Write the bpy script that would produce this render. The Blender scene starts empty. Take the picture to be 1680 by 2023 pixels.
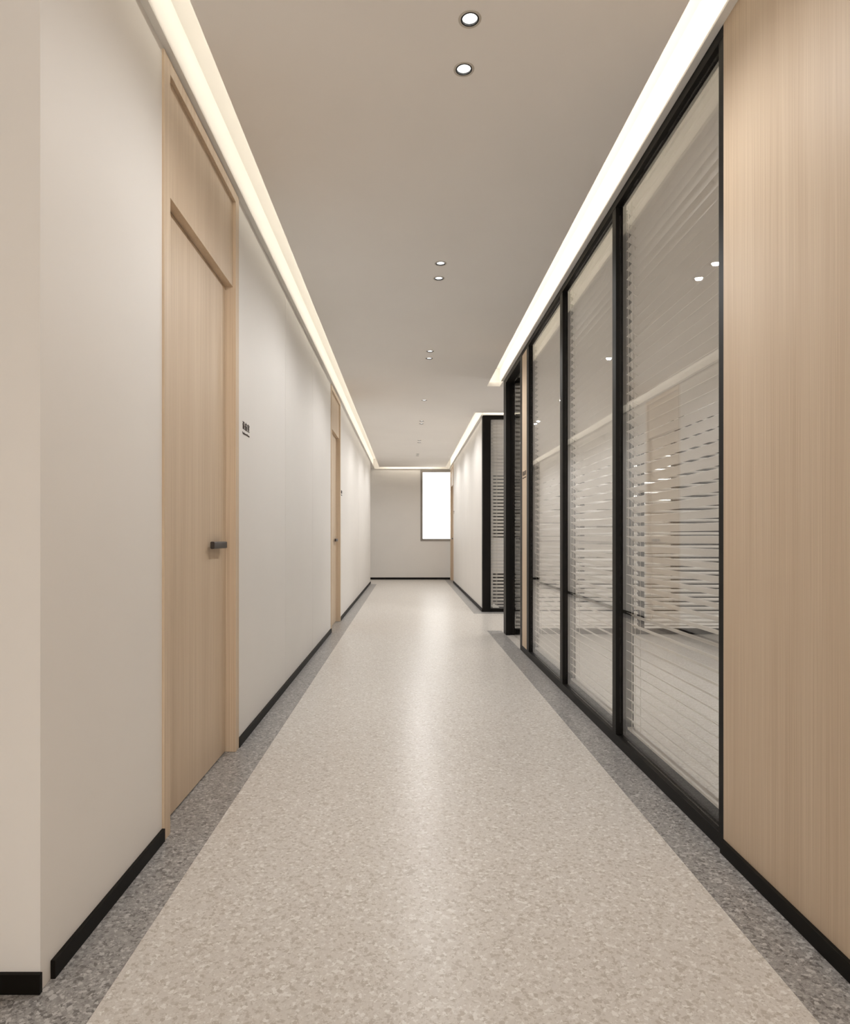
import bpy, math, random
from mathutils import Vector, Matrix

random.seed(7)
C = bpy.context.scene.collection

# ------------------------------------------------------------------ camera maths
F = 1280.0                      # focal length in pixels of the 1680 wide frame
VX, VY = 806.0, 1061.0          # vanishing point of the corridor
CH = 1.0                        # camera height (m)


def yx(px, X):                  # depth of a point at lateral offset X seen at column px
    return F * X / (px - VX)


def yh(py, H):                  # depth of a point H above the camera seen at row py
    return F * H / (VY - py)


# ------------------------------------------------------------------ main sizes
XL, XR = -0.808, 1.0            # faces of the left and right wall
ZC = 2.64                       # underside of the dropped ceiling
ZS = 2.70                       # its upper side
ZT = 2.83                       # top of the light slots
ZLIP = 2.618                    # underside of the little ledge at the wall tops
CXL, CXR, CXR2 = -0.666, 0.862, 0.886   # edges of the dropped ceiling
Y0 = F / 899.0                  # near end of the left wall
YP = 6.76                       # far end of the glass partition
YW = F / 148.0                  # wall with the far glazing
YE = F / 83.8                   # end wall
YLE = yx(732, XL)               # far end of left wall

# ------------------------------------------------------------------ materials


def new_mat(name):
    m = bpy.data.materials.new(name)
    m.use_nodes = True
    return m, m.node_tree, m.node_tree.nodes['Principled BSDF']


def set_in(b, **kw):
    for k, v in kw.items():
        b.inputs[k.replace('_', ' ')].default_value = v


def plain(name, col, rough=0.6, metal=0.0, spec=0.5, bump=0.0, bscale=200.0, var=0.0):
    m, t, b = new_mat(name)
    set_in(b, Base_Color=(*col, 1), Roughness=rough, Metallic=metal)
    b.inputs['Specular IOR Level'].default_value = spec
    tc = t.nodes.new('ShaderNodeTexCoord')
    if var > 0:
        n = t.nodes.new('ShaderNodeTexNoise')
        n.inputs['Scale'].default_value = 2.0
        n.inputs['Detail'].default_value = 4.0
        t.links.new(tc.outputs['Object'], n.inputs['Vector'])
        r = t.nodes.new('ShaderNodeValToRGB')
        r.color_ramp.elements[0].position = 0.3
        r.color_ramp.elements[1].position = 0.7
        r.color_ramp.elements[0].color = (*[c * (1 - var) for c in col], 1)
        r.color_ramp.elements[1].color = (*[min(1, c * (1 + var)) for c in col], 1)
        t.links.new(n.outputs['Fac'], r.inputs['Fac'])
        t.links.new(r.outputs['Color'], b.inputs['Base Color'])
    if bump > 0:
        n = t.nodes.new('ShaderNodeTexNoise')
        n.inputs['Scale'].default_value = bscale
        n.inputs['Detail'].default_value = 2.0
        t.links.new(tc.outputs['Object'], n.inputs['Vector'])
        bp = t.nodes.new('ShaderNodeBump')
        bp.inputs['Strength'].default_value = bump
        bp.inputs['Distance'].default_value = 0.001
        t.links.new(n.outputs['Fac'], bp.inputs['Height'])
        t.links.new(bp.outputs['Normal'], b.inputs['Normal'])
    return m


def wood(name, dark, light, scale=(330.0, 330.0, 1.3), rough=0.5):
    m, t, b = new_mat(name)
    L = t.links.new
    tc = t.nodes.new('ShaderNodeTexCoord')
    mp = t.nodes.new('ShaderNodeMapping')
    mp.inputs['Scale'].default_value = scale
    L(tc.outputs['Object'], mp.inputs['Vector'])
    n = t.nodes.new('ShaderNodeTexNoise')
    n.inputs['Scale'].default_value = 1.0
    n.inputs['Detail'].default_value = 5.0
    n.inputs['Roughness'].default_value = 0.65
    L(mp.outputs['Vector'], n.inputs['Vector'])
    mp2 = t.nodes.new('ShaderNodeMapping')
    mp2.inputs['Scale'].default_value = (14.0, 14.0, 0.25)
    L(tc.outputs['Object'], mp2.inputs['Vector'])
    n2 = t.nodes.new('ShaderNodeTexNoise')
    n2.inputs['Scale'].default_value = 1.0
    n2.inputs['Detail'].default_value = 2.0
    L(mp2.outputs['Vector'], n2.inputs['Vector'])
    add = t.nodes.new('ShaderNodeMath')
    add.operation = 'MULTIPLY_ADD'
    L(n2.outputs['Fac'], add.inputs[0])
    add.inputs[1].default_value = 0.25
    L(n.outputs['Fac'], add.inputs[2])
    r = t.nodes.new('ShaderNodeValToRGB')
    r.color_ramp.elements[0].position = 0.48
    r.color_ramp.elements[1].position = 0.78
    r.color_ramp.elements[0].color = (*dark, 1)
    r.color_ramp.elements[1].color = (*light, 1)
    L(add.outputs[0], r.inputs['Fac'])
    L(r.outputs['Color'], b.inputs['Base Color'])
    set_in(b, Roughness=rough)
    b.inputs['Specular IOR Level'].default_value = 0.3
    return m


def speckled(name, base, lightc, darkc, s1, s2, rough, lo=0.2, hi=0.82, stretch=1.0, spec=0.5, cloud=0.25):
    """vinyl floor with irregular light and dark chips"""
    m, t, b = new_mat(name)
    L = t.links.new
    tc = t.nodes.new('ShaderNodeTexCoord')
    mp = t.nodes.new('ShaderNodeMapping')
    mp.inputs['Scale'].default_value = (1.0, stretch, 1.0)
    L(tc.outputs['Object'], mp.inputs['Vector'])
    nz = t.nodes.new('ShaderNodeTexNoise')
    nz.inputs['Scale'].default_value = s1 * 1.3
    nz.inputs['Detail'].default_value = 2.0
    L(mp.outputs['Vector'], nz.inputs['Vector'])
    vm = t.nodes.new('ShaderNodeVectorMath')
    vm.operation = 'MULTIPLY_ADD'
    L(nz.outputs['Color'], vm.inputs[0])
    vm.inputs[1].default_value = (1.7 / s1,) * 3
    L(mp.outputs['Vector'], vm.inputs[2])

    def chips(scale, lo_, hi_):
        v = t.nodes.new('ShaderNodeTexVoronoi')
        v.feature = 'F1'
        v.inputs['Scale'].default_value = scale
        L(vm.outputs['Vector'], v.inputs['Vector'])
        sp = t.nodes.new('ShaderNodeSeparateColor')
        L(v.outputs['Color'], sp.inputs['Color'])
        r1 = t.nodes.new('ShaderNodeMapRange')
        r1.inputs['From Min'].default_value = hi_
        r1.inputs['From Max'].default_value = min(1.0, hi_ + 0.06)
        L(sp.outputs['Red'], r1.inputs['Value'])
        r2 = t.nodes.new('ShaderNodeMapRange')
        r2.inputs['From Min'].default_value = lo_
        r2.inputs['From Max'].default_value = max(0.0, lo_ - 0.06)
        L(sp.outputs['Red'], r2.inputs['Value'])
        return r1.outputs['Result'], r2.outputs['Result']

    def mix(a_col, fac, col, amount):
        k = t.nodes.new('ShaderNodeMath')
        k.operation = 'MULTIPLY'
        L(fac, k.inputs[0])
        k.inputs[1].default_value = amount
        x = t.nodes.new('ShaderNodeMix')
        x.data_type = 'RGBA'
        L(k.outputs[0], x.inputs['Factor'])
        L(a_col, x.inputs['A'])
        x.inputs['B'].default_value = (*col, 1)
        return x.outputs['Result']
    rgb = t.nodes.new('ShaderNodeRGB')
    rgb.outputs[0].default_value = (*base, 1)
    out = rgb.outputs[0]
    n3 = t.nodes.new('ShaderNodeTexNoise')
    n3.inputs['Scale'].default_value = s1 * 0.55
    n3.inputs['Detail'].default_value = 5.0
    L(mp.outputs['Vector'], n3.inputs['Vector'])
    r3 = t.nodes.new('ShaderNodeMapRange')
    r3.inputs['From Min'].default_value = 0.45
    r3.inputs['From Max'].default_value = 0.68
    L(n3.outputs['Fac'], r3.inputs['Value'])
    out = mix(out, r3.outputs['Result'], darkc, cloud)
    a1, d1 = chips(s1, lo, hi)
    a2, d2 = chips(s2, lo, hi)
    out = mix(out, d2, darkc, 0.55)
    out = mix(out, a2, lightc, 0.6)
    out = mix(out, d1, darkc, 0.8)
    out = mix(out, a1, lightc, 0.9)
    L(out, b.inputs['Base Color'])
    set_in(b, Roughness=rough)
    b.inputs['Specular IOR Level'].default_value = spec
    return m


def glass(name, tint=(0.985, 0.985, 0.98), ior=1.45):
    m = bpy.data.materials.new(name)
    m.use_nodes = True
    t = m.node_tree
    t.nodes.clear()
    L = t.links.new
    out = t.nodes.new('ShaderNodeOutputMaterial')
    tr = t.nodes.new('ShaderNodeBsdfTransparent')
    tr.inputs['Color'].default_value = (*tint, 1)
    gl = t.nodes.new('ShaderNodeBsdfGlossy')
    gl.inputs['Roughness'].default_value = 0.0
    gl.inputs['Color'].default_value = (1, 1, 1, 1)
    fr = t.nodes.new('ShaderNodeFresnel')
    geo = t.nodes.new('ShaderNodeNewGeometry')
    mr = t.nodes.new('ShaderNodeMapRange')      # the pane is thin: both faces reflect like the outer one
    mr.inputs['To Min'].default_value = ior
    mr.inputs['To Max'].default_value = 1.0 / ior
    L(geo.outputs['Backfacing'], mr.inputs['Value'])
    L(mr.outputs['Result'], fr.inputs['IOR'])
    mx = t.nodes.new('ShaderNodeMixShader')
    L(fr.outputs['Fac'], mx.inputs['Fac'])
    L(tr.outputs['BSDF'], mx.inputs[1])
    L(gl.outputs['BSDF'], mx.inputs[2])
    L(mx.outputs['Shader'], out.inputs['Surface'])
    return m


def emitter(name, col, strength):
    m, t, b = new_mat(name)
    set_in(b, Base_Color=(0.8, 0.8, 0.8, 1))
    b.inputs['Emission Color'].default_value = (*col, 1)
    b.inputs['Emission Strength'].default_value = strength
    return m


M = {
    'wall': plain('warm white wall paint', (0.785, 0.758, 0.725), 0.55, spec=0.25, bump=0.05, var=0.012),
    'ceil': plain('matt ceiling paint', (0.91, 0.88, 0.845), 0.9, spec=0.2, var=0.01),
    'office': plain('brown grey dimmed office wall', (0.30, 0.255, 0.21), 0.6, spec=0.25),  # colour darkened so the office behind the blinds looks dim
    'cove': plain('white cove paint', (0.82, 0.80, 0.76), 0.8, spec=0.2),
    'wood': wood('pale oak veneer', (0.55, 0.42, 0.295), (0.69, 0.56, 0.42)),
    'black': plain('black brown metal', (0.007, 0.0055, 0.0042), 0.48, 0.0, 0.15),
    'skirt': plain('black skirting', (0.007, 0.0055, 0.004), 0.5, 0.0, 0.12),
    'handle': plain('dark bronze metal', (0.055, 0.045, 0.04), 0.38, 0.7),
    'slat': plain('off white slat enamel', (0.93, 0.90, 0.86), 0.45, spec=0.4),
    'cord': plain('pale cord', (0.70, 0.66, 0.60), 0.8),
    'sign': plain('bronze letters', (0.04, 0.024, 0.015), 0.5, 0.3),
    'bezel': plain('satin grey ring', (0.56, 0.52, 0.46), 0.5, 0.1),
    'baffle': plain('black baffle', (0.006, 0.006, 0.006), 0.6),
    'winframe': plain('grey window frame', (0.27, 0.245, 0.215), 0.5),
    'floor': speckled('beige chip vinyl', (0.675, 0.64, 0.60), (0.82, 0.80, 0.77), (0.50, 0.455, 0.405), 115.0, 230.0, 0.29, 0.17, 0.87, spec=0.17, cloud=0.22),
    'border': speckled('grey chip vinyl', (0.345, 0.332, 0.324), (0.54, 0.53, 0.52), (0.14, 0.132, 0.126), 120.0, 240.0, 0.33, 0.17, 0.84, spec=0.4, cloud=0.35),
    'glass': glass('clear partition glass'),
    'lens': emitter('lit lamp lens', (1.0, 0.985, 0.96), 1.7),
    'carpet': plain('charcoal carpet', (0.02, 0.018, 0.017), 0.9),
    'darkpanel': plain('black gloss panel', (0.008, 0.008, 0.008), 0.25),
}

# ------------------------------------------------------------------ mesh helpers


class MB:
    def __init__(self):
        self.v, self.f, self.sm = [], [], []

    def quad_box(self, pts):
        b = len(self.v)
        self.v += pts
        for f in ((0, 3, 2, 1), (4, 5, 6, 7), (0, 1, 5, 4), (1, 2, 6, 5), (2, 3, 7, 6), (3, 0, 4, 7)):
            self.f.append(tuple(b + i for i in f))
        return self

    def box(self, x0, x1, y0, y1, z0, z1):
        x0, x1 = min(x0, x1), max(x0, x1)
        y0, y1 = min(y0, y1), max(y0, y1)
        z0, z1 = min(z0, z1), max(z0, z1)
        return self.quad_box([(x0, y0, z0), (x1, y0, z0), (x1, y1, z0), (x0, y1, z0),
                              (x0, y0, z1), (x1, y0, z1), (x1, y1, z1), (x0, y1, z1)])

    def prism(self, prof, a0, a1, fn):
        """extrude closed profile (list of 2-tuples) from a0 to a1; fn(p, q, a) -> point"""
        n, b = len(prof), len(self.v)
        for a in (a0, a1):
            self.v += [fn(p, q, a) for p, q in prof]
        for i in range(n):
            j = (i + 1) % n
            self.f.append((b + i, b + j, b + n + j, b + n + i))
        self.f.append(tuple(b + i for i in reversed(range(n))))
        self.f.append(tuple(b + n + i for i in range(n)))
        return self

    def tube(self, p0, p1, r, n=16):
        p0, p1 = Vector(p0), Vector(p1)
        d = (p1 - p0).normalized()
        u = d.orthogonal().normalized()
        w = d.cross(u)
        prof = [(r * math.cos(2 * math.pi * i / n), r * math.sin(2 * math.pi * i / n)) for i in range(n)]
        ln = (p1 - p0).length
        return self.prism(prof, 0.0, ln, lambda a, b, t: tuple(p0 + u * a + w * b + d * t))

    def lathe(self, prof, c, n=40):
        """rings of (radius, z) about a vertical axis through c, open profile"""
        b = len(self.v)
        for r, z in prof:
            self.v += [(c[0] + r * math.cos(2 * math.pi * i / n), c[1] + r * math.sin(2 * math.pi * i / n), c[2] + z) for i in range(n)]
        for k in range(len(prof) - 1):
            for i in range(n):
                j = (i + 1) % n
                self.f.append((b + k * n + i, b + k * n + j, b + (k + 1) * n + j, b + (k + 1) * n + i))
        return self

    def disc(self, r, c, n=40):
        b = len(self.v)
        self.v += [(c[0] + r * math.cos(2 * math.pi * i / n), c[1] + r * math.sin(2 * math.pi * i / n), c[2]) for i in range(n)]
        self.f.append(tuple(b + i for i in reversed(range(n))))
        return self

    def build(self, name, mat, parent=None, bevel=0.0, smooth=False):
        me = bpy.data.meshes.new(name)
        me.from_pydata(self.v, [], self.f)
        me.materials.append(mat)
        import bmesh
        bm = bmesh.new()
        bm.from_mesh(me)
        bmesh.ops.recalc_face_normals(bm, faces=bm.faces)
        bm.to_mesh(me)
        bm.free()
        if smooth:
            me.shade_smooth()
            me.set_sharp_from_angle(angle=math.radians(35))
        o = bpy.data.objects.new(name, me)
        C.objects.link(o)
        if parent:
            o.parent = parent
        if bevel > 0:
            bv = o.modifiers.new('bevel', 'BEVEL')
            bv.width = bevel
            bv.segments = 2
            bv.limit_method = 'ANGLE'
        return o


def tag(o, label=None, cat=None, group=None, kind=None):
    for k, v in (('label', label), ('category', cat), ('group', group), ('kind', kind)):
        if v:
            o[k] = v
    return o


def empty(name, loc=(0, 0, 0)):
    o = bpy.data.objects.new(name, None)
    o.location = loc
    o.empty_display_size = 0.05
    C.objects.link(o)
    return o


def struct(mb, name, mat, label, cat, bevel=0.0):
    return tag(mb.build(name, mat, None, bevel), label, cat, None, 'structure')


def copy_thing(src, loc, label):
    c = src.copy()
    C.objects.link(c)
    c.location = loc
    c['label'] = label
    for ch in list(src.children):
        d = ch.copy()
        C.objects.link(d)
        d.parent = c
        for g in list(ch.children):
            e = g.copy()
            C.objects.link(e)
            e.parent = d
    return c


# ------------------------------------------------------------------ floor
struct(MB().box(-5, 4.3, -6, 17, -0.1, 0.0), 'floor', M['floor'], 'light beige speckled vinyl floor running down the corridor', 'floor')

BL = -0.661
bd = MB()
bd.box(-0.88, BL, 1.277, F / 93.0, 0.0, 0.001).box(-5, -0.88, 1.277, Y0 + 0.02, 0.0, 0.001)
struct(bd, 'trim_1', M['border'], 'dark grey speckled floor border along the left wall', 'floor border')
struct(MB().box(0.847, 1.0, -6, F / 185.0, 0.0, 0.001), 'trim_2', M['border'],
       'dark grey speckled floor border along the glass partition and wood wall', 'floor border')
bd = MB()
bd.box(0.865, 1.06, YW - 0.19, YE, 0.0, 0.001).box(1.06, 3.2, YW - 0.19, YW + 0.02, 0.0, 0.001)
struct(bd, 'trim_3', M['border'], 'dark grey floor border along the far right wall and round its corner', 'floor border')

# ------------------------------------------------------------------ doors: sizes along the wall
CW = 0.055                                  # casing face width
D1a = yx(320, XL)                           # near outer edge of the first left door
DW = yx(469, XL) - D1a                      # outer width of a door set
D2a = yx(653.6, XL)
D3a = yx(896.5, XR)
DOORS_L = [(D1a, D1a + DW), (D2a, D2a + DW)]
D3 = (D3a, D3a + DW)
ZD = 2.605                                  # top of the casing

# ------------------------------------------------------------------ left wall
seams = [yx(564, XL), yx(618, XL), 10.6, 12.3]
edges = []
for a, b in ((Y0, DOORS_L[0][0]), (DOORS_L[0][1], DOORS_L[1][0]), (DOORS_L[1][1], YLE)):
    cuts = [a] + [s for s in seams if a < s < b] + [b]
    for i in range(len(cuts) - 1):
        edges.append((cuts[i] + (0.0025 if i else 0), cuts[i + 1] - (0.0025 if i + 2 < len(cuts) else 0)))
wl = MB()
for a, b in edges:
    wl.box(XL - 0.012, XL, a, b, 0, ZLIP)
for a, b in ((Y0, DOORS_L[0][0]), (DOORS_L[0][1], DOORS_L[1][0]), (DOORS_L[1][1], YLE)):
    wl.box(XL - 0.15, XL - 0.012, a, b, 0, ZT)
    wl.box(XL - 0.012, XL, a, b, ZLIP, ZT)
for a, b in DOORS_L:
    wl.box(XL - 0.15, XL, a, b, ZD, ZT)
    wl.box(XL - 0.15, XL - 0.10, a, b, 0, ZD)
wl.box(XL - 0.15, XL, YLE, YE, ZLIP, ZT)            # lintel over the far side passage
struct(wl, 'wall_left', M['wall'], 'warm white panelled wall with fine vertical joints on the left', 'wall')
struct(MB().box(-5, XL - 0.15, Y0, Y0 + 0.15, 0, ZT), 'wall_lobby', M['wall'], 'pale wall facing the viewer at the left edge', 'wall')

bl = MB()
for a, b in ((Y0 + 0.04, DOORS_L[0][0]), (DOORS_L[0][1], DOORS_L[1][0]), (DOORS_L[1][1], YLE)):
    bl.box(XL, XL + 0.011, a, b, 0.001, 0.043)
struct(bl, 'baseboard_left', M['skirt'], 'black skirting along the foot of the left wall', 'baseboard', 0.001)
struct(MB().box(-5, XL + 0.005, Y0 - 0.011, Y0, 0.001, 0.045), 'baseboard_lobby', M['skirt'],
       'black skirting on the wall facing the viewer', 'baseboard', 0.001)

# ------------------------------------------------------------------ ledges under the light slots
struct(MB().box(XL, XL + 0.024, Y0, YE, ZLIP, ZLIP + 0.010), 'trim_4', M['cove'], 'thin pale ledge under the left light cove', 'trim')
struct(MB().box(XR - 0.026, XR, -6, YP, ZLIP + 0.007, ZLIP + 0.017), 'trim_5', M['cove'],
       'thin pale ledge above the glass partition under its light cove', 'trim')
lt = MB()
lt.box(XR - 0.024, XR, YW - 0.024, YE, ZLIP, ZLIP + 0.010).box(XR, 3.2, YW - 0.024, YW, ZLIP + 0.007, ZLIP + 0.017)
struct(lt, 'trim_6', M['cove'], 'thin pale ledge under the far right light cove', 'trim')
struct(MB().box(XL, XR, YE - 0.02, YE, 2.602, 2.612), 'trim_7', M['cove'], 'thin pale ledge along the top of the end wall', 'trim')

# ------------------------------------------------------------------ right side: wood wall, upper boards
YN = F / 624.0                               # where the wood wall meets the glass partition
struct(MB().box(XR, XR + 0.12, -6, YN, 0, ZLIP + 0.017), 'wall_right', M['wood'], 'pale oak veneer wall panel at the right edge', 'wall')
struct(MB().box(XR - 0.012, XR, -6, YN - 0.0, 0.001, 0.045), 'baseboard_right', M['skirt'], 'black skirting under the oak wall panel', 'baseboard', 0.001)
ub = MB()
ub.box(XR, XR + 0.12, -6, 7.05, ZLIP + 0.017, ZT)
ub.box(CXR - 0.15, XR + 0.12, 7.05, 7.09, ZS, ZT)
struct(ub, 'wall_cove', M['cove'], 'white lit cove board above the glass partition', 'cove')
# far right wall with its door
wr = MB()
wr.box(XR, XR + 0.15, YW + 0.10, D3[0], 0, ZT).box(XR, XR + 0.15, D3[1], YE, 0, ZT)
wr.box(XR, XR + 0.15, D3[0], D3[1], ZD, ZT).box(XR + 0.10, XR + 0.15, D3[0], D3[1], 0, ZD)
struct(wr, 'wall_far_right', M['wall'], 'pale wall on the right beyond the side passage', 'wall')
struct(MB().box(XR - 0.011, XR, YW + 0.002, D3[0], 0.001, 0.045), 'baseboard_far_right', M['skirt'],
       'black skirting along the far right wall', 'baseboard', 0.001)
struct(MB().box(XR, 4.2, YW, YW + 0.1, ZLIP + 0.017, ZT), 'wall_passage_top', M['cove'], 'white cove board above the far glazing', 'cove')

# ------------------------------------------------------------------ end wall with window
wx0, wx1, wz0, wz1 = 25 / 83.8, 1.3, 1 - 8 / 83.8, 1 + 133 / 83.8
we = MB()
we.box(-3, wx0, YE, YE + 0.15, 0, ZT).box(wx1, 1.4, YE, YE + 0.15, 0, ZT)
we.box(wx0, wx1, YE, YE + 0.15, 0, wz0).box(wx0, wx1, YE, YE + 0.15, wz1, ZT)
struct(we, 'wall_end', M['wall'], 'plain beige wall closing the far end of the corridor', 'wall')
struct(MB().box(-3, XR, YE - 0.011, YE, 0.001, 0.048), 'baseboard_end', M['skirt'], 'black skirting across the end wall', 'baseboard', 0.001)
w = tag(empty('window_1', (wx0, YE, wz0)), 'tall bright window with grey frame in the end wall', 'window', None, 'structure')
fw = 0.055
fm = MB()
o_ = (wx0, YE, wz0)
W_, H_ = wx1 - wx0, wz1 - wz0
fm.box(0, fw, -0.012, 0.08, 0, H_).box(W_ - fw, W_, -0.012, 0.08, 0, H_)
fm.box(fw, W_ - fw, -0.012, 0.08, 0, fw).box(fw, W_ - fw, -0.012, 0.08, H_ - fw, H_)
fm.build('window_frame', M['winframe'], w, 0.001)
MB().box(fw, W_ - fw, 0.03, 0.036, fw, H_ - fw).build('window_pane', M['glass'], w)

# ------------------------------------------------------------------ ceilings
LX = 0.12 * 1.64
lights = [yh(38, 1.64), yh(137, 1.64), yh(520.5, 1.64), yh(550, 1.64), yh(694, 1.64), yh(708, 1.64), yh(791, 1.64),
          yh(832, 1.64), yh(837, 1.64), 11.0, 11.25, 12.8, 13.05]
HS = 0.0245
cl = MB()
cl.box(CXL, LX - HS, -6, YE - 0.12, ZC, ZS).box(LX + HS, CXR, -6, YE - 0.12, ZC, ZS)
cur = -6
for y in lights:
    cl.box(LX - HS, LX + HS, cur, y - HS, ZC, ZS)
    cur = y + HS
cl.box(LX - HS, LX + HS, cur, YE - 0.12, ZC, ZS)
cl.box(-5, CXL, -6, Y0, ZC, ZS)
cl.box(CXR, 4.2, 7.05, YW - 0.10, ZC, ZS)
cl.box(XR + 0.12, 4.2, YP, 7.05, ZC, ZS)
cl.box(CXR, CXR2, YW - 0.10, YE - 0.12, ZC, ZS)
cl.box(-3, XL - 0.15, YLE, YE, ZC, ZS)
struct(cl, 'ceiling', M['ceil'], 'dropped beige ceiling with light slots along both walls', 'ceiling')
struct(MB().box(-5, 4.3, -6, 17, ZT, ZT + 0.1), 'roof', M['cove'], 'white upper slab over the light slots', 'ceiling')
cr = MB()
cr.box(XR + 0.12, 4.2, 0.5, YP, ZC, ZS).box(XR + 0.15, 4.2, YW + 0.1, 14.4, ZC, ZS)
struct(cr, 'ceiling_rooms', M['ceil'], 'flat ceiling of the rooms behind the glass', 'ceiling')

# ------------------------------------------------------------------ side rooms
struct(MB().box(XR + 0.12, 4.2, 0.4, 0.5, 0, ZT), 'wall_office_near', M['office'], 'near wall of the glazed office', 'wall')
wo = MB()  # unseen wall; openings admit sky light, office bay closed to keep it dim
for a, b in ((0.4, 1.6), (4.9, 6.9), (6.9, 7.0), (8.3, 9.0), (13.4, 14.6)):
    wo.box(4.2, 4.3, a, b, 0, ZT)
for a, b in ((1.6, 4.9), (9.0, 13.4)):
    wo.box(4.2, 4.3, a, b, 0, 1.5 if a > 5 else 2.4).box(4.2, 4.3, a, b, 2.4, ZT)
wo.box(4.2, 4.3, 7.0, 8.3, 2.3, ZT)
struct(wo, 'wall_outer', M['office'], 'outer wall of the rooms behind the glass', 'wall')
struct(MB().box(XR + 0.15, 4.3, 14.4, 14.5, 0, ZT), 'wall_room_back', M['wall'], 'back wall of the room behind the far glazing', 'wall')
struct(MB().box(-3.1, -3, YLE - 0.15, YE + 0.15, 0, ZT), 'wall_recess', M['wall'], 'side wall of the recess by the end wall', 'wall')
struct(MB().box(-3, XL - 0.15, YLE - 0.15, YLE, 0, ZT), 'wall_recess_near', M['wall'], 'return wall of the recess by the end wall', 'wall')
# lobby behind the viewer
struct(MB().box(-5.1, -5, -6, Y0 + 0.15, 0, ZT), 'wall_lobby_side', M['wall'], 'side wall of the lobby', 'wall')
lb = MB()
lb.box(-5, -0.3, -3.1, -3, 0, ZT).box(-0.3, XR + 0.12, -3.1, -3, 0, 0.08).box(-0.3, XR + 0.12, -3.1, -3, 2.6, ZT)  # unseen opening, shaped to send light down the corridor
struct(lb, 'wall_lobby_back', M['wall'], 'unseen back wall of the lobby with an opening added to let light in', 'wall')

# room behind far glazing: dark carpet, dark wall panel, low dark plinth
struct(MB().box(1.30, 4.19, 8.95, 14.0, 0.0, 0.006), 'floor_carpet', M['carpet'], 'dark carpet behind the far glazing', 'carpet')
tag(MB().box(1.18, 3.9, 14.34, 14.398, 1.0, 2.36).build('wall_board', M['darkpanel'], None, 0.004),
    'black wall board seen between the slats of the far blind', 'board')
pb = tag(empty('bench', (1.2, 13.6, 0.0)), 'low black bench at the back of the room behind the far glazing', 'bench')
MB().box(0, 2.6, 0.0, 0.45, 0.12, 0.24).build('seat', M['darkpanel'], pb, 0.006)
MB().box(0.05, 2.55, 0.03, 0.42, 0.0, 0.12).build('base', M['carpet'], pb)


# ------------------------------------------------------------------ timber doors
def timber_door(name, side, xw, ya, width, label):
    """side -1: on the left wall facing +X, +1: on the right wall facing -X"""
    root = tag(empty(name, (xw, ya, 0)), label, 'door', None, 'structure')

    def bx(mb, d0, d1, y0, y1, z0, z1):     # d: depth into the wall (negative = proud of it)
        mb.box(side * d0, side * d1, y0, y1, z0, z1)
    cs = MB()
    bx(cs, -0.008, 0.10, 0, CW, 0.001, ZD)
    bx(cs, -0.008, 0.10, width - CW, width, 0.001, ZD)
    bx(cs, -0.008, 0.10, CW, width - CW, 2.558, ZD)
    cs.build('casing', M['wood'], root, 0.0012)
    tp = MB()
    bx(tp, 0.006, 0.09, CW, width - CW, 2.163, 2.558)
    tp.build('transom_panel', M['wood'], root, 0.0008)
    lf = MB()
    bx(lf, 0.040, 0.085, CW + 0.002, width - CW - 0.002, 0.006, 2.160)
    leaf = lf.build('leaf', M['wood'], root, 0.0012)
    # lever: round rose, neck and a rounded bar close to the leaf
    lv = MB()
    yn = width - CW - 0.075
    z = 0.965
    yn -= 0.03
    lv.tube((side * 0.0405, yn, z), (side * 0.036, yn, z), 0.0145, 24)
    lv.tube((side * 0.038, yn, z), (side * 0.022, yn, z), 0.009, 16)
    prof, n, hh, th, rc = [], 7, 0.0155, 0.009, 0.006
    for sx, sz, a0 in ((1, 1, 0), (-1, 1, 90), (-1, -1, 180), (1, -1, 270)):
        for i in range(n):
            a = math.radians(a0 + 90.0 * i / (n - 1))
            prof.append((sx * (th - rc) + rc * math.cos(a), sz * (hh - rc) + rc * math.sin(a)))
    lv.prism(prof, yn + 0.022, yn - 0.168, lambda p, q, a: (side * 0.019 + p, a, z + q))
    h = lv.build('handle', M['handle'], leaf, 0.0, True)
    h['label'] = 'dark bronze lever handle'
    return root


timber_door('door_1', -1, XL, DOORS_L[0][0], DW, 'nearest pale oak door with transom panel in the left wall')
timber_door('door_2', -1, XL, DOORS_L[1][0], DW, 'second pale oak door farther down the left wall')
timber_door('door_3', 1, XR, D3[0], DW, 'oak door in the far right wall beside the window')


# ------------------------------------------------------------------ glass partition along the corridor
m1 = (YN, F / 614.0)
m2 = (F / 411.0, F / 404.0)
m3 = (F / 305.6, F / 300.6)
m4 = (F / 238.8, F / 234.8)
st = (F / 234.8, F / 225.5)          # oak strip
jn = (F / 225.5, F / 222.0)          # near jamb of the glass door
jf = (F / 194.0, YP)                 # far jamb
ZR0, ZR1 = 2.587, ZLIP + 0.007       # top rail
PD = 0.088                           # partition depth
gp = tag(empty('partition_glazed', (XR, YN, 0)), 'black framed glass partition with three tall bays on the right', 'partition', None, 'structure')
L0 = YN
MB().box(0, PD, 0, jn[0] - L0, ZR0, ZR1).build('top_rail', M['black'], gp, 0.0015)
MB().box(0, PD, 0, jn[0] - L0, 0.001, 0.051).build('bottom_rail', M['black'], gp, 0.0015)
for a, b in (m1, m2, m3, m4):
    MB().box(0.0005, PD - 0.0005, a - L0, b - L0, 0.051, ZR0).build('mullion', M['black'], gp, 0.0012)
bays = [(m1[1], m2[0]), (m2[1], m3[0]), (m3[1], m4[0])]
for a, b in bays:
    MB().box(0.018, 0.025, a - L0 + 0.0008, b - L0 - 0.0008, 0.0515, ZR0 - 0.0005).build('pane', M['glass'], gp)
struct(MB().box(XR + 0.002, XR + PD, st[0] + 0.0005, st[1] - 0.0005, 0.051, ZR0), 'trim_9', M['wood'],
       'narrow oak strip between the glass bays and the glass door', 'panel', 0.001)

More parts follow.
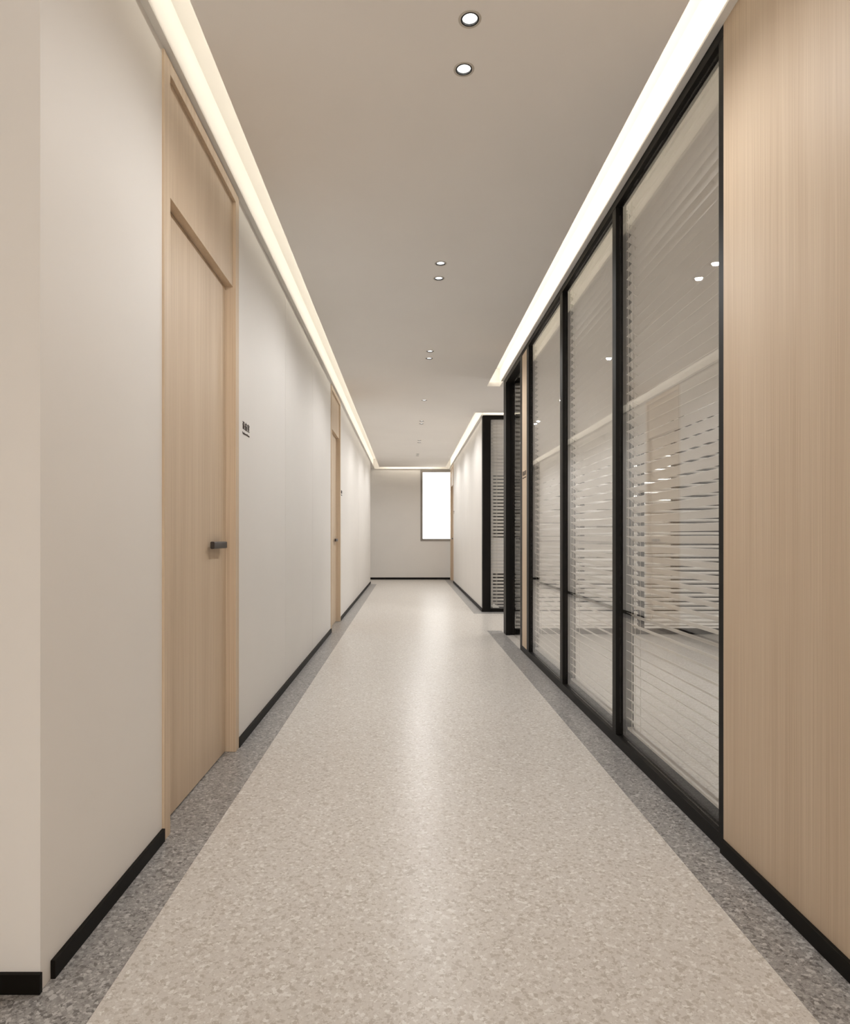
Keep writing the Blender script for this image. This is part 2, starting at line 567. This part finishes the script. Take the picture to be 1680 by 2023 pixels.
# ------------------------------------------------------------------ glass door at the far end of the partition
gd = tag(empty('door_4', (XR, jn[0], 0)), 'black framed glass door at the end of the glazed partition', 'door', None, 'structure')
q0 = jn[0]
fr = MB()
fr.box(0, 0.10, 0, jn[1] - q0, 0.001, ZR1)
fr.box(0, 0.045, jf[0] - q0, jf[1] - q0, 0.001, ZR1).box(0.045, 0.09, jf[0] - q0 + 0.012, jf[1] - q0, 0.001, ZR1)
fr.box(0, 0.09, jn[1] - q0, jf[0] - q0, 2.575, ZR1)
fr.build('door_frame', M['black'], gd, 0.0015)
lf = MB().box(0.072, 0.082, jn[1] - q0 + 0.004, jf[0] - q0 + 0.006, 0.008, 2.570).build('glass_leaf', M['glass'], gd)
hd = MB()
hy = jn[1] - q0 + 0.07
hd.box(0.066, 0.0715, hy - 0.045, hy + 0.045, 0.93, 1.06)
hd.tube((0.068, hy, 0.985), (0.03, hy, 0.985), 0.009, 14)
hd.box(0.022, 0.036, hy - 0.012, hy + 0.12, 0.974, 0.996)
hd.build('handle', M['black'], lf, 0.001)

# ------------------------------------------------------------------ the office wall facing the side passage
FY = YP - 0.095
fp = tag(empty('partition_passage', (XR + 0.09, FY, 0)), 'black framed glass wall at the back of the glazed office', 'partition', None, 'structure')
x_end = 3.9
mull = [0.0, 1.30, 2.60]
span = 2.66
MB().box(0, span, 0, 0.09, 2.587, ZC - 0.001).build('top_rail', M['black'], fp, 0.0015)
MB().box(0, span, 0, 0.09, 0.001, 0.051).build('bottom_rail', M['black'], fp, 0.0015)
for x in mull:
    MB().box(x, x + (0.045 if x else 0.012), 0.0005, 0.0895, 0.051, 2.587).build('mullion', M['black'], fp, 0.0012)
for i in range(2):
    MB().box(mull[i] + (0.046 if i else 0.013), mull[i + 1] - 0.001, 0.064, 0.071, 0.0515, 2.5865).build('pane', M['glass'], fp)
    MB().box(mull[i] + (0.045 if i else 0.012), mull[i + 1], 0.061, 0.074, 0.992, 1.010).build('transom_bar', M['black'], fp)
struct(MB().box(XR + 0.09 + span, 4.2, FY, FY + 0.09, 0, ZT), 'wall_office_back', M['office'], 'return wall darkened to brown grey at the back of the glazed office', 'wall')

# ------------------------------------------------------------------ far glazing across the side passage
fg = tag(empty('partition_far', (XR, YW, 0)), 'black framed glazing facing the viewer across the side passage', 'partition', None, 'structure')
MB().box(0, 0.108, 0, 0.10, 0.001, ZR1).build('post', M['black'], fg, 0.0015)
MB().box(0.108, 3.2, 0, 0.10, 2.575, ZR1).build('top_rail', M['black'], fg, 0.0015)
MB().box(0.108, 3.2, 0, 0.10, 0.001, 0.045).build('bottom_rail', M['black'], fg, 0.0015)
fbays = [(0.108, 1.30), (1.36, 2.55)]
MB().box(1.30, 1.36, 0, 0.10, 0.045, 2.575).build('mullion', M['black'], fg, 0.0012)
MB().box(2.55, 3.2, 0, 0.10, 0.045, 2.575).build('end_panel', M['black'], fg, 0.0012)
for a, b in fbays:
    MB().box(a + 0.001, b - 0.001, 0.018, 0.025, 0.0455, 2.5745).build('pane', M['glass'], fg)


# ------------------------------------------------------------------ venetian blinds
TILT = math.radians(34.5)


def venetian(loc, rot, length, z_top, z_bot, label, pitch=0.0455, width=0.046, tilt=TILT):
    """local x: across the slats (towards the room), local y: along the slats"""
    root = tag(empty('venetian_blind', loc), label, 'blind', 'venetian blinds behind the glass')
    root.rotation_euler = (0, 0, rot)
    g = 0.012
    y0, y1 = g, length - g
    MB().box(-0.020, 0.020, y0, y1, z_top - 0.022, z_top - 0.001).build('headrail', M['slat'], root, 0.001)
    sl = MB()
    z = z_top - 0.022 - pitch * 0.6
    zs = []
    while z > z_bot + 0.03:
        zs.append(z)
        z -= pitch
    n = 5
    for z in zs:
        prof = []
        for k in range(n):                        # shallow crowned section
            u = -width / 2 + width * k / (n - 1)
            c = 0.0038 * (1 - (2 * u / width) ** 2)
            prof.append((u, c + 0.0006))
        for k in reversed(range(n)):
            u = -width / 2 + width * k / (n - 1)
            c = 0.0038 * (1 - (2 * u / width) ** 2)
            prof.append((u, c - 0.0006))
        ct, sn = math.cos(tilt), math.sin(tilt)
        pr = [(p * ct + q * sn, -p * sn + q * ct) for p, q in prof]
        sl.prism(pr, y0, y1, lambda p, q, a, z=z: (p, a, z + q))
    sl.build('slats', M['slat'], root, 0.0, True)
    zb = zs[-1] - pitch * 0.9
    MB().box(-0.014, 0.014, y0, y1, zb - 0.006, zb + 0.006).build('bottom_rail', M['slat'], root, 0.001)
    hx = width / 2 * math.cos(tilt) + 0.001
    dz = width / 2 * math.sin(tilt)
    for yy in (0.09, length - 0.09):
        cd = MB()
        for x in (-hx, hx):
            cd.tube((x, yy, zb), (x, yy, z_top - 0.02), 0.0012, 6)
        cd.tube((0.0, yy + 0.012, zb), (0.0, yy + 0.012, z_top - 0.02), 0.0012, 6)
        for z in zs:                              # cross rungs carrying each slat
            cd.tube((-hx, yy, z + dz - 0.004), (hx, yy, z - dz - 0.004), 0.0010, 5)
        cd.build('ladder_cord', M['cord'], root)
    pc = MB()
    pc.tube((-hx - 0.002, length - 0.045, 0.9), (-hx - 0.002, length - 0.045, z_top - 0.02), 0.0012, 6)
    pc.tube((-hx - 0.002, length - 0.045, 0.87), (-hx - 0.002, length - 0.045, 0.90), 0.003, 8)
    pc.build('pull_cord', M['cord'], root)
    return root


names = ['white venetian blind in the nearest bay of the glass partition, beside the oak wall',
         'white venetian blind in the middle bay of the glass partition',
         'white venetian blind in the farthest bay of the glass partition, beside the oak strip']
for (a, b), nm in zip(bays, names):
    venetian((XR + 0.0665 - 0.0, a, 0), 0.0, b - a, ZR0, 0.052, nm)
# rot +90 deg about z: local x -> world +y (away from viewer), local y -> world -x
for i, nm in ((0, 'white venetian blind in the office back glazing, the bay seen past the glass door'),
              (1, 'white venetian blind in the office back glazing, the bay farther from the glass door')):
    a, b = mull[i] + (0.045 if i else 0.012), mull[i + 1]
    venetian((XR + 0.09 + b, FY + 0.035, 0), math.pi / 2, b - a, 2.587, 0.052, nm, tilt=-TILT)
for (a, b), nm in zip(fbays, ('white venetian blind in the far glazing, the bay next to the wide black post',
                              'white venetian blind in the far glazing, the bay away from the wide black post')):
    venetian((XR + b, YW + 0.065, 0), math.pi / 2, b - a, 2.575, 0.047, nm)

# ------------------------------------------------------------------ downlights
proto = None
order = ['nearest', 'second', 'third', 'fourth', 'fifth', 'sixth', 'seventh', 'eighth', 'ninth', 'tenth', 'eleventh', 'twelfth', 'thirteenth']
for y, od in zip(lights, order):
    lab = 'round recessed downlight in the corridor ceiling, %s from the viewer' % od
    loc = (LX, y, ZC)
    if proto is None:
        proto = tag(empty('downlight', loc), lab, 'downlight', 'recessed downlights along the corridor ceiling')
        MB().lathe([(0.0366, 0.0), (0.0362, -0.0012), (0.0352, -0.0016), (0.0286, -0.0010), (0.0282, 0.0)], (0, 0, 0)).build('trim_ring', M['bezel'], proto, 0, True)
        MB().lathe([(0.0290, -0.0011), (0.0242, -0.0012), (0.0242, 0.0085)], (0, 0, 0)).build('baffle', M['baffle'], proto, 0, True)
        MB().disc(0.0242, (0, 0, 0.0045)).build('lens', M['lens'], proto)
    else:
        copy_thing(proto, loc, lab)
    sd = bpy.data.lights.new('downlight_beam', 'SPOT')
    sd.energy = 20.5
    sd.color = (1.0, 0.99, 0.975)
    sd.spot_size = math.radians(166)
    sd.spot_blend = 0.5
    sd.shadow_soft_size = 0.015
    so = bpy.data.objects.new('downlight_beam', sd)
    so.location = (LX, y, ZC + 0.002)
    C.objects.link(so)


# ------------------------------------------------------------------ room signs
def sign_mesh(text, size, extrude):
    cu = bpy.data.curves.new('txt', 'FONT')
    cu.body = text
    cu.size = size
    cu.extrude = extrude
    cu.offset = size * 0.010
    cu.resolution_u = 4
    cu.space_character = 1.22 if len(text) < 5 else 1.0
    o = bpy.data.objects.new('txt', cu)
    C.objects.link(o)
    dg = bpy.context.evaluated_depsgraph_get()
    dg.update()
    me = bpy.data.meshes.new_from_object(o.evaluated_get(dg))
    bpy.data.objects.remove(o)
    bpy.data.curves.remove(cu)
    xs = [v.co.x for v in me.vertices] or [0, 1]
    ys = [v.co.y for v in me.vertices] or [0, 1]
    return me, min(xs), max(xs), min(ys), max(ys)


def fit(name, text, w, h, x, y, ext, parent):
    me, x0, x1, y0, y1 = sign_mesh(text, 1.0, 0.02)
    sx, sy = w / (x1 - x0), h / (y1 - y0)
    for v in me.vertices:
        v.co.x = (v.co.x - x0) * sx + x
        v.co.y = (v.co.y - y0) * sy + y
        v.co.z = (v.co.z + 0.02) / 0.04 * ext
    me.materials.clear()
    me.materials.append(M['sign'])
    me.name = name
    o = bpy.data.objects.new(name, me)
    C.objects.link(o)
    o.parent = parent
    return o


def room_sign(loc, facing, label, zh='设备室', en='Equipment Room', w=0.135):
    root = tag(empty('room_sign', loc), label, 'sign', 'room signs of raised letters')
    # text x axis -> world y for the left wall, -y for the right one; text y -> world z
    if facing > 0:      # faces +X
        root.matrix_world = Matrix.Translation(loc) @ Matrix(((0, 0, 1, 0), (1, 0, 0, 0), (0, 1, 0, 0), (0, 0, 0, 1)))
    else:
        root.matrix_world = Matrix.Translation(loc) @ Matrix(((0, 0, -1, 0), (-1, 0, 0, 0), (0, 1, 0, 0), (0, 0, 0, 1)))
    fit('characters', zh, w, 0.040, 0, 0.026, 0.0015, root)
    fit('subtitle', en, w, 0.0135, 0, 0.0, 0.0015, root)
    return root


s1y = yx(479, XL)
off = s1y - DOORS_L[0][1]
room_sign((XL + 0.0005, s1y, 1.503), 1, 'small dark room sign on the left wall beside the nearest oak door')
room_sign((XL + 0.0005, DOORS_L[1][1] + off, 1.503), 1, 'small dark room sign on the left wall beside the second oak door')
room_sign((XR + 0.0015, st[1] - 0.03, 1.503), -1, 'small dark room sign on the narrow oak strip', w=(st[1] - st[0]) - 0.06)
room_sign((XR - 0.0005, D3[0] - 0.05, 1.503), -1, 'small dark room sign on the far right wall beside the oak door')


# ------------------------------------------------------------------ lights
def area(name, loc, rot, sx, sy, power, col, spread=180):
    d = bpy.data.lights.new(name, 'AREA')
    d.shape = 'RECTANGLE'
    d.size, d.size_y = sx, sy
    d.energy = power
    d.color = col
    d.spread = math.radians(spread)
    o = bpy.data.objects.new(name, d)
    o.location = loc
    o.rotation_euler = rot
    C.objects.link(o)
    return o


WARM = (1.0, 0.93, 0.80)
KW = 0.27
# LED tapes lying on the upper side of the dropped ceiling, shining at the cove boards
zl = ZS + 0.072


def tape(y0, y1, x, toward, power_m, z=zl):
    ln = y1 - y0
    area('cove_tape', (x, (y0 + y1) / 2, z), (0, math.radians(-90 if toward > 0 else 90), 0), 0.02, ln, power_m * ln * KW, WARM)


tape(Y0 + 0.02, YE - 0.15, CXL + 0.02, -1, 2.3)
tape(-2.9, 7.03, CXR - 0.03, 1, 3.3, ZS + 0.012)
tape(YW - 0.05, YE - 0.15, CXR2 - 0.02, 1, 2.4, ZS + 0.05)
area('cove_tape', (0.1, YE - 0.14, zl), (math.radians(90), 0, 0), 1.4, 0.02, 2.0, WARM)
area('cove_tape', (2.0, YW - 0.12, zl), (math.radians(90), 0, 0), 2.0, 0.02, 3.0, WARM)
# added fill lamp in the unseen lobby opening, aimed down the corridor
area('corridor_fill', (0.35, -2.98, 1.34), (math.radians(90), 0, 0), 1.25, 2.45, 38, (1.0, 0.97, 0.93))
# unseen fill lamps added overhead in the side spaces and the lobby
area('office_fill', (1.75, 3.4, ZC - 0.02), (0, 0, 0), 0.3, 4.6, 9, (1.0, 0.97, 0.93), 70)  # added narrow lamp that brightens the floor behind the blinds
area('lobby_fill', (-1.8, -2.4, ZC - 0.02), (0, 0, 0), 2.0, 3.0, 2, (1.0, 0.97, 0.93))  # added lamp that lifts the near walls
area('recess_fill', (-2.0, 14.6, ZC - 0.02), (0, 0, 0), 0.6, 0.6, 4, (1.0, 0.97, 0.93))  # added lamp that brightens the far end of the corridor
area('passage_fill', (2.4, 7.8, ZC - 0.02), (0, 0, 0), 0.8, 0.5, 15, (1.0, 0.97, 0.93))  # added lamp that brightens the side passage
area('room_fill', (2.6, 11.5, ZC - 0.02), (0, 0, 0), 0.6, 2.0, 24, (1.0, 0.97, 0.93))  # added lamp that brightens the room behind the far glazing

# ------------------------------------------------------------------ world
wd = bpy.data.worlds.new('sky')
bpy.context.scene.world = wd
wd.use_nodes = True
bg = wd.node_tree.nodes['Background']
bg.inputs['Color'].default_value = (1.0, 0.975, 0.94, 1)
bg.inputs['Strength'].default_value = 2.0

# ------------------------------------------------------------------ camera
cd = bpy.data.cameras.new('camera')
cd.sensor_fit = 'HORIZONTAL'
cd.sensor_width = 36.0
cd.lens = 36.0 * F / 1680.0
cd.shift_x = (840.0 - VX) / 1680.0
cd.shift_y = (VY - 1011.5) / 1680.0
cd.clip_start = 0.02
co = bpy.data.objects.new('camera', cd)
co.location = (0, 0, CH)
co.rotation_euler = (math.radians(90), 0, 0)
C.objects.link(co)
sc = bpy.context.scene
sc.camera = co
sc.view_settings.view_transform = 'Standard'
sc.view_settings.look = 'None'
sc.view_settings.exposure = 0.54
sc.view_settings.gamma = 1.0
sc.view_settings.use_curve_mapping = False
cy = sc.cycles
cy.max_bounces = 8
cy.diffuse_bounces = 5
cy.glossy_bounces = 4
cy.transparent_max_bounces = 20
cy.use_adaptive_sampling = True
cy.adaptive_threshold = 0.06
cy.adaptive_min_samples = 20
cy.sample_clamp_indirect = 6.0
cy.caustics_reflective = False
cy.caustics_refractive = False
